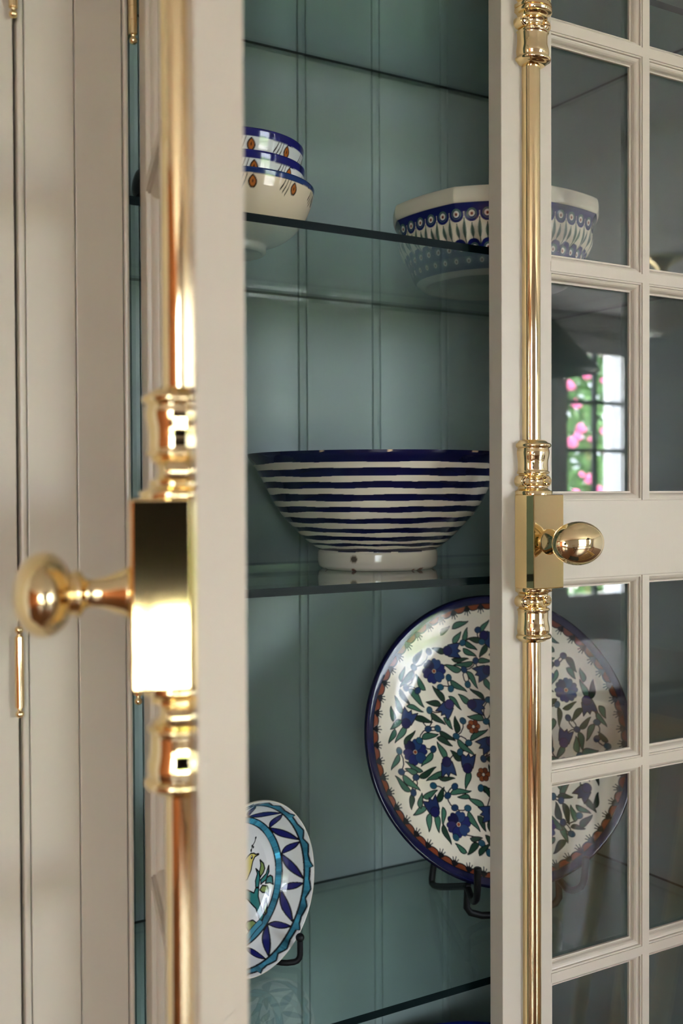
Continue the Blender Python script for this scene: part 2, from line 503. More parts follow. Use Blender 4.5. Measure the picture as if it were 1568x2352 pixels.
LZ0, LZ1 = 1.2541, 1.3477            # lower and upper end of the lock box

def screw(cx, cz, parent, off, y0=-0.0118):
    V, F = [], []
    for sg in (1, -1):                                # two half discs leave the slot between them
        k = len(V)
        n = 9
        for y, rr in ((y0 + 0.001, 0.0040), (y0 - 0.0008, 0.0038), (y0 - 0.0016, 0.0026)):
            for i in range(n):
                a = math.pi * i / (n - 1)
                V.append((cx + rr * math.cos(a) - off[0], y - off[1], cz + sg * (0.0004 + (rr - 0.0004) * math.sin(a))))
        for L in range(2):
            for i in range(n):
                F.append((k + L * n + i, k + L * n + (i + 1) % n, k + (L + 1) * n + (i + 1) % n, k + (L + 1) * n + i))
        F.append(tuple(k + 2 * n + i for i in range(n)))
    return new_mesh('screw', V, F, M['brass'], parent)

def bolt(cx, hx, hy, d, label):
    off = (hx, hy, 0)
    b = box('cremone_bolt', cx - 0.0195, cx + 0.0195, -0.0296, 0.0, LZ0, LZ1, M['brass_brushed'], cab, 0.0011, off)
    tag(b, label)
    for p in (b,):
        p.location = d.location; p.rotation_euler = d.rotation_euler
    ro = [(0, 0.0093), (1, 0.0093)]
    for za, zb in ((LZ1 + 0.05, 2.12), (LZ0 - 0.05, 0.40)):
        usweep('rod', [(0, 0.0093), (abs(zb - za), 0.0093)], cx, za, 1 if zb > za else -1, M['brass'], b, 1.32, 0.32, off)
    def collar(z, sg):
        usweep('collar', COLLAR, cx, z, sg, M['brass'], b, 1.3, 0.4, off)
        for sx in (-1, 1):
            V, F = lathe_v([(0.0062, 0.0), (0.0062, 0.0108), (0.0055, 0.0118), (0.0046, 0.0118), (0.0046, 0.0105)], 20, '-y', (cx + sx * 0.0137 - off[0], -off[1], z + sg * 0.0138))
            lug = new_mesh('lug', V, F, M['brass'], b, smooth=True)
            lug.modifiers.new('edge', 'EDGE_SPLIT').split_angle = R(30)
            screw(cx + sx * 0.0137, z + sg * 0.0138, b, off)
    collar(LZ1, 1)
    collar(LZ0, -1)
    for zg in (1.8335, 0.62):                        # guides, a collar upwards and one downwards
        collar(zg + 0.0004, 1)
        collar(zg - 0.0004, -1)
    zc = (LZ0 + LZ1) / 2
    lathe('spindle', [(0.0128, 0), (0.0128, 0.0012), (0.0118, 0.003), (0.0098, 0.0075), (0.0080, 0.012), (0.0070, 0.0175), (0.0074, 0.0205), (0.0090, 0.0222), (0.0112, 0.0232), (0.0119, 0.0248), (0.0115, 0.0262),
                      (0.0108, 0.0267), (0.0112, 0.0277), (0.0104, 0.0290), (0.0078, 0.0300), (0.0074, 0.034)], 36, M['brass'], b, '-y', (cx - off[0], -0.0296 - off[1], zc))
    V, F = [], []
    nu, nv = 48, 28
    for j in range(nv + 1):
        t = math.pi * j / nv
        for i in range(nu):
            a = 2 * math.pi * i / nu
            V.append((cx - off[0] + 0.0310 * math.sin(t) * math.cos(a), -0.0296 - 0.0412 + 0.0150 * math.cos(t) - off[1], zc + 0.0212 * math.sin(t) * math.sin(a)))
    for j in range(nv):
        for i in range(nu):
            F.append((j * nu + i, j * nu + (i + 1) % nu, (j + 1) * nu + (i + 1) % nu, (j + 1) * nu + i))
    new_mesh('knob', V, F, M['brass'], b, smooth=True)
    return b
bolt(0.6952 + 0.0357, 1.0905, -0.004, door_r, 'polished brass cremone bolt on the closed right door')
bolt(0.6932 - 0.0357, HXL, HYL, door_l, 'polished brass cremone bolt on the open left door')

# ------------------------------------------------------------------ hinges
def hinge(parent, x, y, zlow, zhigh, leaf):
    r = 0.0034
    L = zhigh - zlow
    prof = []
    a, b = 0.008, L - 0.008
    for k in range(5):
        z0 = a + (b - a) * k / 5; z1 = a + (b - a) * (k + 1) / 5
        prof += [(r * 0.93, z0), (r * 0.93, z0 + 0.00025), (r, z0 + 0.0003), (r, z1 - 0.0003), (r * 0.93, z1 - 0.00025)]
    h = lathe('hinge', prof, 20, M['brass'], parent, c=(x, y, zlow))
    h.modifiers.new('edge', 'EDGE_SPLIT').split_angle = R(50)
    for z, sg in ((zlow + a, -1), (zlow + b, 1)):
        lathe('finial', [(0.0026, 0), (0.0018, 0.0012 * sg), (0.0018, 0.0022 * sg), (0.0030, 0.0034 * sg), (0.0034, 0.0050 * sg), (0.0030, 0.0066 * sg), (0.0014, 0.0078 * sg), (0.0003, 0.0080 * sg)], 16, M['brass'], h, c=(x, y, z))
    box('leaf', *leaf, zlow + a, zlow + b, M['brass'], h, 0.0002)
    return h
for z in (1.7130, 1.1780):
    hinge(cab, HXL - 0.0006, HYL - 0.0006, z, z + 0.071, (HXL - 0.0038, HXL - 0.0006, -0.0035, 0.0180))
# ------------------------------------------------------------------ neighbouring cupboard
cup = empty('tall_cupboard', (0, 0, 0))
tag(cup, 'cream painted tall cupboard to the left of the display cabinet', 'cupboard')
box('face_stile', 0.2250, 0.2638, 0.0, 0.021, 0.10, 2.30, M['beige'], cup, 0.0009)
box('face_bead', 0.2190, 0.2243, -0.0012, 0.021, 0.34, 2.16, M['beige'], cup, 0.0019)
grid_slab('door', [-0.26, -0.19, 0.142, 0.2163], [0.342, 0.43, 2.07, 2.158], lambda i, j: i == 1 and j == 1, 0.0, 0.021, M['beige'], cup, bevel=0.0009)
box('door_panel', -0.1895, 0.1415, 0.009, 0.018, 0.4305, 2.0695, M['beige'], cup, 0)
box('side_panel', 0.2450, 0.2630, 0.022, 0.40, 0.10, 2.30, M['beige'], cup)
box('side_panel', -0.36, -0.342, 0.022, 0.40, 0.10, 2.30, M['beige'], cup)
box('face_stile', -0.36, -0.264, 0.0, 0.021, 0.10, 2.30, M['beige'], cup, 0.0009)
box('face_rail', -0.2639, 0.2249, 0.0, 0.021, 2.165, 2.30, M['beige'], cup, 0.0009)
box('face_rail', -0.2639, 0.2249, 0.0, 0.021, 0.10, 0.336, M['beige'], cup, 0.0009)
box('backing_panel', -0.34, 0.244, 0.38, 0.40, 0.10, 2.30, M['dark'], cup, 0)
box('plinth', -0.36, 0.2638, 0.012, 0.40, 0.0, 0.0995, M['beige'], cup, 0.001)
for z in (1.7130, 1.1780):
    hinge(cup, 0.2158, -0.0046, z, z + 0.071, (0.2158, 0.2185, -0.0035, 0.0180))

# ------------------------------------------------------------------ glass shelves
SH = [('topmost', 1.9100, 'topmost glass shelf, above the stacked bowls'), ('a', 1.6025, 'glass shelf carrying the stacked bowls'), ('b', 1.2635, 'glass shelf carrying the striped bowl'),
      ('c', 0.8465, 'glass shelf carrying the floral platter')]
def glass_shelf(zt, lab):
    x0, x1, y0, y1, th = 0.3012, 1.0808, 0.035, 0.3682, 0.0078
    zs = (zt - th, zt - 0.0030, zt)
    V = [(x, y, z) for x in (x0, x1) for y in (y0, y1) for z in zs]
    ix = lambda i, j, k: i * 6 + j * 3 + k
    F = [(ix(0, 0, 2), ix(1, 0, 2), ix(1, 1, 2), ix(0, 1, 2)), (ix(0, 0, 0), ix(0, 1, 0), ix(1, 1, 0), ix(1, 0, 0))]
    mi = [0, 0]
    for k in (0, 1):
        F.append((ix(0, 0, k), ix(1, 0, k), ix(1, 0, k + 1), ix(0, 0, k + 1))); mi.append(1)      # front edge
        F.append((ix(1, 1, k), ix(0, 1, k), ix(0, 1, k + 1), ix(1, 1, k + 1))); mi.append(k)      # back edge
        F.append((ix(0, 1, k), ix(0, 0, k), ix(0, 0, k + 1), ix(0, 1, k + 1))); mi.append(k)
        F.append((ix(1, 0, k), ix(1, 1, k), ix(1, 1, k + 1), ix(1, 0, k + 1))); mi.append(k)
    me = bpy.data.meshes.new('glass_shelf')
    me.from_pydata(V, [], F)
    me.materials.append(M['shelfglass']); me.materials.append(M['glassedge'])
    me.polygons.foreach_set('material_index', mi)
    s = link(bpy.data.objects.new('glass_shelf', me))
    return tag(s, lab, 'shelf', 'glass shelves of the display cabinet')
for _, zt, lab in SH:
    glass_shelf(zt, lab)

# ------------------------------------------------------------------ paint on ceramics
class Canvas:
    """flat glaze painting kept as an array in a unit square; its colours go onto the vertices of the pot"""
    def __init__(s, w, h, x0, x1, y0, y1, base):
        s.w, s.h, s.b = w, h, (x0, x1, y0, y1)
        s.a = np.empty((h, w, 3), np.float32); s.a[:] = base
        xs = x0 + (np.arange(w) + 0.5) / w * (x1 - x0); ys = y0 + (np.arange(h) + 0.5) / h * (y1 - y0)
        s.xs, s.ys = xs.astype(np.float32), ys.astype(np.float32)
    def win(s, xa, xb, ya, yb):
        x0, x1, y0, y1 = s.b
        i0 = max(0, int((xa - x0) / (x1 - x0) * s.w) - 1); i1 = min(s.w, int((xb - x0) / (x1 - x0) * s.w) + 2)
        j0 = max(0, int((ya - y0) / (y1 - y0) * s.h) - 1); j1 = min(s.h, int((yb - y0) / (y1 - y0) * s.h) + 2)
        return i0, i1, j0, j1
    def put(s, i0, i1, j0, j1, mask, col):
        v = s.a[j0:j1, i0:i1]
        v[mask] = col
    def poly(s, P, col):
        P = np.asarray(P, np.float32)
        i0, i1, j0, j1 = s.win(P[:, 0].min(), P[:, 0].max(), P[:, 1].min(), P[:, 1].max())
        if i1 <= i0 or j1 <= j0: return
        X, Y = np.meshgrid(s.xs[i0:i1], s.ys[j0:j1])
        ins = np.zeros(X.shape, bool)
        for (xa, ya), (xb, yb) in zip(P, np.roll(P, -1, 0)):
            if ya == yb: continue
            c = (ya > Y) != (yb > Y)
            ins ^= c & (X < (xb - xa) * (Y - ya) / (yb - ya) + xa)
        s.put(i0, i1, j0, j1, ins, col)
    def line(s, P, wd, col, wd2=None):
        P = np.asarray(P, np.float32)
        n = len(P) - 1
        for k in range(n):
            w = wd if wd2 is None else wd + (wd2 - wd) * k / max(1, n - 1)
            a, b = P[k], P[k + 1]
            i0, i1, j0, j1 = s.win(min(a[0], b[0]) - w, max(a[0], b[0]) + w, min(a[1], b[1]) - w, max(a[1], b[1]) + w)
            if i1 <= i0 or j1 <= j0: continue
            X, Y = np.meshgrid(s.xs[i0:i1], s.ys[j0:j1])
            d = b - a
            t = np.clip(((X - a[0]) * d[0] + (Y - a[1]) * d[1]) / max(1e-9, float(d @ d)), 0, 1)
            s.put(i0, i1, j0, j1, (X - a[0] - t * d[0]) ** 2 + (Y - a[1] - t * d[1]) ** 2 < w * w, col)
    def oval(s, x, y, rx, ry, col, ang=0.0):
        m_ = max(rx, ry)
        i0, i1, j0, j1 = s.win(x - m_, x + m_, y - m_, y + m_)
        if i1 <= i0 or j1 <= j0: return
        X, Y = np.meshgrid(s.xs[i0:i1] - x, s.ys[j0:j1] - y)
        c, n = math.cos(ang), math.sin(ang)
        s.put(i0, i1, j0, j1, ((X * c + Y * n) / rx) ** 2 + ((-X * n + Y * c) / ry) ** 2 < 1, col)
    def outlined(s, P, col, edge, w):
        s.poly(P, col)
        s.line(list(P) + [P[0]], w, edge)
    def shrink(s):
        h, w = s.h // 2, s.w // 2
        s.s = s.a[:h * 2, :w * 2].reshape(h, 2, w, 2, 3).mean((1, 3))
        return s.s
    def sample(s, x, y, wrap=False):
        x0, x1, y0, y1 = s.b
        A = s.s
        h, w = A.shape[:2]
        u = (x - x0) / (x1 - x0) * w - 0.5; v = np.clip((y - y0) / (y1 - y0) * h - 0.5, 0, h - 1.001)
        if wrap: u = np.mod(u, w)
        else: u = np.clip(u, 0, w - 1.001)
        i, j = np.floor(u).astype(int), np.floor(v).astype(int)
        fu, fv = (u - i)[..., None], (v - j)[..., None]
        i2 = (i + 1) % w; j2 = np.minimum(j + 1, h - 1); i = i % w
        return (A[j, i] * (1 - fu) + A[j, i2] * fu) * (1 - fv) + (A[j2, i] * (1 - fu) + A[j2, i2] * fu) * fv

def leaf_pts(x, y, ang, L, w, curl=0.25, n=9):
    c, s_ = math.cos(ang), math.sin(ang)
    A, B = [], []
    for k in range(n + 1):
        t = k / n
        q = w * math.sin(math.pi * t ** 0.8) * (1 - 0.25 * t)
        bend = curl * L * (t ** 2) * math.sin(t * 2.2)
        A.append((t * L, bend + q)); B.append((t * L, bend - q))
    return [(x + a * c - b * s_, y + a * s_ + b * c) for a, b in A + B[::-1]]

def painted(name, prof, n, colfn, parent=None, radial=None, loc=(0, 0, 0), rot=None):
    """lathe a profile of (radius, height) rows and paint every vertex; colfn(theta, row, r, h)"""
    prof = np.asarray(prof, np.float64)
    th = np.arange(n) / n * 2 * np.pi
    rows = len(prof)
    TH, RI = np.meshgrid(th, np.arange(rows))
    RR, HH = prof[:, 0][RI], prof[:, 1][RI]
    if radial is not None:
        RR = RR * radial(TH, RI, HH)
    V = np.stack([RR * np.cos(TH), RR * np.sin(TH), HH], -1).reshape(-1, 3)
    col = np.ones((rows * n, 4), np.float32)
    col[:, :3] = colfn(TH, RI, RR, HH).reshape(-1, 3)
    i = np.arange(rows - 1)[:, None] * n; k = np.arange(n)[None]
    k2 = (k + 1) % n
    F = np.stack(np.broadcast_arrays(i + k, i + k2, i + n + k2, i + n + k), -1).reshape(-1, 4)
    me = bpy.data.meshes.new(name)
    me.vertices.add(len(V)); me.vertices.foreach_set('co', V.ravel())
    me.loops.add(F.size); me.loops.foreach_set('vertex_index', F.ravel())
    me.polygons.add(len(F)); me.polygons.foreach_set('loop_start', np.arange(len(F)) * 4)
    me.polygons.foreach_set('use_smooth', np.ones(len(F), bool))
    me.update(calc_edges=True)
    ca = me.color_attributes.new('paint', 'FLOAT_COLOR', 'POINT')
    ca.data.foreach_set('color', col.ravel())
    me.materials.append(M['glaze'])
    o = bpy.data.objects.new(name, me)
    link(o, parent)
    o.location = loc
    if rot is not None: o.rotation_euler = rot
    return o

def rows_between(P, dense):
    """resample a coarse profile: dense[k] extra rows on the k-th stretch"""
    out = []
    for k in range(len(P) - 1):
        n = dense[k] if isinstance(dense, (list, tuple)) else dense
        for t in range(n):
            f = t / n
            out.append((P[k][0] * (1 - f) + P[k + 1][0] * f, P[k][1] * (1 - f) + P[k + 1][1] * f))
    out.append(P[-1])
    return out
def smooth_prof(P, it=3):
    for _ in range(it):
        Q = [P[0]]
        for a, b in zip(P[:-1], P[1:]):
            Q += [(a[0] * .75 + b[0] * .25, a[1] * .75 + b[1] * .25), (a[0] * .25 + b[0] * .75, a[1] * .25 + b[1] * .75)]
        P = Q + [P[-1]]
    return P
def resample(P, n):
    P = np.asarray(P, float)
    d = np.r_[0, np.cumsum(np.hypot(*np.diff(P, axis=0).T))]
    t = np.linspace(0, d[-1], n)
    return list(zip(np.interp(t, d, P[:, 0]), np.interp(t, d, P[:, 1])))

NAVY = lin(26, 28, 78); NAVY2 = lin(16, 18, 52); CREAM = lin(226, 214, 192); INK = lin(22, 22, 26)
COBALT = lin(32, 40, 98); TEALP = lin(38, 84, 110); GREEN = lin(62, 108, 86); DGREEN = lin(36, 62, 46); RUST = lin(140, 68, 36); WHITEG = lin(225, 226, 222)

# ---- large floral platter
def plate_paint():
    g = random.Random(11)
    c = Canvas(1500, 1500, -1.0, 1.0, -1.0, 1.0, lin(240, 230, 210))
    X, Y = np.meshgrid(c.xs, c.ys)
    rr = np.hypot(X, Y); th = np.arctan2(Y, X)
    NS = 54
    ph = (th / (2 * np.pi) * NS) % 1.0
    sc = 0.938 - 0.036 * np.sqrt(np.clip(1 - (2 * ph - 1) ** 2, 0, 1))
    c.a[(rr > sc - 0.006)] = INK
    nz = 0.5 + 0.5 * np.sin(th * 31 + 2 * np.sin(th * 7))
    c.a[(rr > sc + 0.002)] = lin(128, 62, 38)
    c.a[(rr > 0.934)] = INK
    c.a[(rr > 0.940)] = lin(19, 21, 60)
    c.a[(rr > 0.985)] = lin(12, 13, 40)
    for k in range(NS):
        a = 2 * math.pi * k / NS
        bx, by = 0.935 * math.cos(a), 0.935 * math.sin(a)
        for da, L in ((-0.75, 0.042), (-0.38, 0.056), (0.0, 0.062), (0.38, 0.056), (0.75, 0.042)):
            dx, dy = -math.cos(a + da), -math.sin(a + da)
            c.line([(bx, by), (bx + dx * L * .6, by + dy * L * .6), (bx + dx * L, by + dy * L)], 0.0066, INK, 0.0036)
    sh = lambda L: [(a + 0.035, b) for a, b in L]
    ros = sh([(-0.465, 0.485), (-0.662, -0.058), (-0.409, -0.553), (0.52, 0.303)]) + [(0.18, 0.60), (0.24, -0.62), (0.12, 0.02)]
    tul = sh([(-0.316, 0.623, 0.3), (-0.096, 0.463, 2.6), (-0.693, 0.168, -1.3), (-0.399, 0.224, 3.9), (-0.177, 0.231, 0.0), (-0.439, -0.171, -1.6), (-0.29, -0.156, 1.6), (-0.58, -0.427, 1.7), (-0.133, -0.036, 3.4), (-0.179, -0.496, 3.3),
              (0.668, 0.185, -1.7), (0.459, -0.033, 1.4), (0.54, -0.409, -2.6)] and [(-0.316, 0.623), (-0.096, 0.463), (-0.693, 0.168), (-0.399, 0.224), (-0.177, 0.231), (-0.439, -0.171), (-0.29, -0.156), (-0.58, -0.427), (-0.133, -0.036), (-0.179, -0.496),
              (0.668, 0.185), (0.459, -0.033), (0.54, -0.409)]) + [(0.30, 0.42), (0.08, 0.30), (0.24, 0.10), (0.05, -0.30), (0.30, -0.22), (0.00, 0.70), (0.02, -0.68)]
    tang = [0.0, 3.5, 1.1, 4.0, -0.3, -1.5, 1.4, 1.9, 3.6, 3.3, -1.4, 1.2, -2.4, 2.0, 0.4, 5.0, 2.2, 0.9, -0.6, 1.9]
    bro = sh([(-0.217, 0.088), (-0.185, -0.24)]) + [(0.16, -0.08), (0.14, 0.20)]
    ber = sh([(-0.495, 0.62), (-0.618, 0.515), (-0.688, 0.378), (-0.6, 0.356), (-0.144, 0.545), (-0.23, 0.675), (-0.109, 0.76), (-0.083, 0.676), (-0.238, 0.486), (-0.36, 0.435), (-0.429, 0.372), (-0.352, 0.358), (-0.223, 0.381),
              (-0.527, 0.218), (-0.352, 0.03), (-0.551, 0.091), (-0.481, 0.09), (-0.337, -0.079), (-0.529, -0.047), (-0.622, 0.017), (-0.78, -0.044), (-0.781, -0.183), (-0.676, -0.225), (-0.266, -0.021), (-0.29, 0.132), (-0.117, 0.118),
              (-0.083, 0.267), (-0.171, -0.135), (-0.557, -0.288), (-0.404, -0.304), (-0.462, -0.36), (-0.709, -0.323), (-0.421, -0.443), (-0.328, -0.453), (-0.263, -0.687), (-0.223, -0.752), (-0.444, -0.634), (-0.216, -0.328),
              (0.524, 0.546), (0.436, 0.205), (0.507, 0.106), (0.715, 0.06), (0.762, -0.112), (0.562, 0.021), (0.364, -0.454), (0.474, -0.566), (0.351, -0.601), (0.391, -0.681), (0.31, -0.424), (0.474, 0.497)])
    occ = [(x, y, 0.088) for x, y in ros] + [(x, y, 0.072) for x, y in tul] + [(x, y, 0.055) for x, y in bro] + [(x, y, 0.03) for x, y in ber]
    for _ in range(400):                              # berries on the part behind the door
        x, y = g.uniform(-0.1, 0.8), g.uniform(-0.8, 0.8)
        if math.hypot(x, y) < 0.80 and all(math.hypot(x - a, y - b) > r + 0.055 for a, b, r in occ):
            ber.append((x, y)); occ.append((x, y, 0.03))
            if len(ber) > 92: break
    # stems first
    for x, y in ber + tul:
        best = sorted(((math.hypot(x - a, y - b), a, b) for a, b in ber if (a, b) != (x, y)))[:1]
        for d, a, b in best:
            mx, my = (x + a) / 2 - (b - y) * 0.25, (y + b) / 2 + (a - x) * 0.25
            c.line([(x, y), ((x + 2 * mx) / 3, (y + 2 * my) / 3), ((a + 2 * mx) / 3, (b + 2 * my) / 3), (a, b)], 0.0045, lin(48, 36, 40))
    leaves = []
    def try_leaf(x, y, ang, L, w, curl, slack=0.0):
        pts = [(x + L * t * math.cos(ang) - curl * L * t * t * math.sin(t * 2.2) * math.sin(ang), y + L * t * math.sin(ang) + curl * L * t * t * math.sin(t * 2.2) * math.cos(ang)) for t in (0.3, 0.55, 0.8, 1.0)]
        if any(math.hypot(*p) > 0.845 for p in pts): return False
        for px_, py_ in pts:
            for a, b, r in occ:
                if (px_ - a) ** 2 + (py_ - b) ** 2 < (r + 0.001) ** 2: return False
            for a, b, r in leaves:
                if (px_ - a) ** 2 + (py_ - b) ** 2 < (r + 0.011) ** 2: return False
        for p in pts[:3]: leaves.append((p[0], p[1], w * 0.9))
        col = GREEN if g.random() < 0.55 else DGREEN
        kk = g.uniform(0.8, 1.2)
        P = leaf_pts(x, y, ang, L, w, curl)
        c.outlined(P, tuple(q * kk for q in col), lin(26, 32, 30), 0.0034)
        return True
    for (x, y), ta in zip(tul, tang):                 # sepals round each bell
        for da in (2.3, 3.15, 4.0, -1.2, 1.2):
            a = ta + da + g.uniform(-.2, .2)
            try_leaf(x + 0.045 * math.cos(a), y + 0.045 * math.sin(a), a, g.uniform(0.10, 0.145), 0.024, g.choice((-.3, .3)))
    for x, y in ber:
        a0 = g.uniform(0, 6.28)
        for k in range(5):
            a = a0 + k * 2.4
            try_leaf(x + 0.02 * math.cos(a), y + 0.02 * math.sin(a), a, g.uniform(0.11, 0.165), g.uniform(0.021, 0.029), g.choice((-.4, .4)))
    for _ in range(3500):
        q, a = math.sqrt(g.random()) * 0.82, g.uniform(0, 6.28)
        try_leaf(q * math.cos(a), q * math.sin(a), g.uniform(0, 6.28), g.uniform(0.085, 0.135), g.uniform(0.018, 0.025), g.choice((-.4, .4)))
    for x, y in ros:
        n = 6
        for k in range(n):
            a = 2 * math.pi * k / n + 0.2
            col = (COBALT, lin(38, 62, 108), lin(24, 25, 64), lin(46, 44, 90))[k % 4]
            for s_, cc in ((1.0, INK), (0.9, col)):
                for sg in (-0.22, 0.22):
                    c.oval(x + 0.052 * math.cos(a + sg), y + 0.052 * math.sin(a + sg), 0.038 * s_, 0.026 * s_, cc, a + sg)
        c.oval(x, y, 0.012, 0.012, RUST)
    for (x, y), a in zip(tul, tang):
        ca, sa = math.cos(a), math.sin(a)
        T = lambda u, v: (x + u * ca - v * sa, y + u * sa + v * ca)
        c.outlined([T(0.065, 0.052), T(0.042, 0.012), T(0.066, -0.004), T(0.040, -0.018), T(0.066, -0.055), T(0.02, -0.05), T(-0.03, -0.04), T(-0.05, 0), T(-0.03, 0.04), T(0.02, 0.05)], (lin(38, 58, 104) if g.random() < .6 else lin(30, 42, 84)), INK, 0.0034)
        for s_, cc in ((1.0, INK), (0.88, NAVY if g.random() < .5 else lin(52, 46, 98))):
            c.oval(*T(-0.035, 0), 0.036 * s_, 0.036 * s_, cc)
    for x, y in bro:
        for k in range(6):
            a = math.pi / 3 * k
            c.oval(x + 0.03 * math.cos(a), y + 0.03 * math.sin(a), 0.021, 0.021, INK)
            c.oval(x + 0.03 * math.cos(a), y + 0.03 * math.sin(a), 0.0175, 0.0175, (lin(150, 80, 44), lin(120, 60, 36))[k % 2])
        c.oval(x, y, 0.009, 0.009, lin(230, 215, 190))
    for x, y in ber:
        a = g.uniform(0, 3.14)
        c.oval(x, y, 0.027, 0.0235, INK, a)
        c.oval(x, y, 0.0232, 0.0197, lin(38, 82, 102) if g.random() < .7 else lin(34, 60, 92), a)
    c.shrink()
    return c

RP = 0.1722
def plate_mesh():
    c = plate_paint()
    front = resample(smooth_prof([(0.0006, -0.10), (0.55, -0.098), (0.70, -0.088), (0.80, -0.062), (0.90, -0.026), (0.955, -0.006), (0.975, 0.0), (0.99, -0.002), (1.0, -0.014)]), 290)
    back = [(1.0, -0.014), (0.995, -0.03), (0.97, -0.045), (0.85, -0.09), (0.70, -0.13), (0.62, -0.14), (0.62, -0.165), (0.57, -0.165), (0.56, -0.14), (0.02, -0.14), (0.0006, -0.14)]
    prof = [(r * RP, h * RP) for r, h in front + resample(back, 40)[1:]]
    nf = len(front)
    def col(TH, RI, RR, HH):
        r = RR / RP
        C = c.sample(r * np.cos(TH), r * np.sin(TH)).astype(np.float32)
        C[RI >= nf] = lin(12, 13, 40)
        bk = (RI >= nf) & (r < 0.93)
        C[bk] = lin(214, 200, 178)
        return C
    return painted('floral_platter', prof, 1200, col)
def facing(yaw_deg, tilt_deg):
    """rotation that turns +z of a lathe towards the room: yaw to the right, leaning back by tilt"""
    y_, t = R(yaw_deg), R(tilt_deg)
    n = Vector((math.sin(y_) * math.cos(t), -math.cos(y_) * math.cos(t), math.sin(t)))
    e1 = Vector((math.cos(y_), math.sin(y_), 0))
    e2 = n.cross(e1)
    return Matrix((e1, e2, n)).transposed().to_euler()
pl = plate_mesh()
pl.location = (0.8251, 0.1534, 1.0608)
pl.rotation_euler = facing(-15.9, 18.0)
tag(pl, 'large round platter painted with blue flowers and green leaves, navy rim', 'plate')

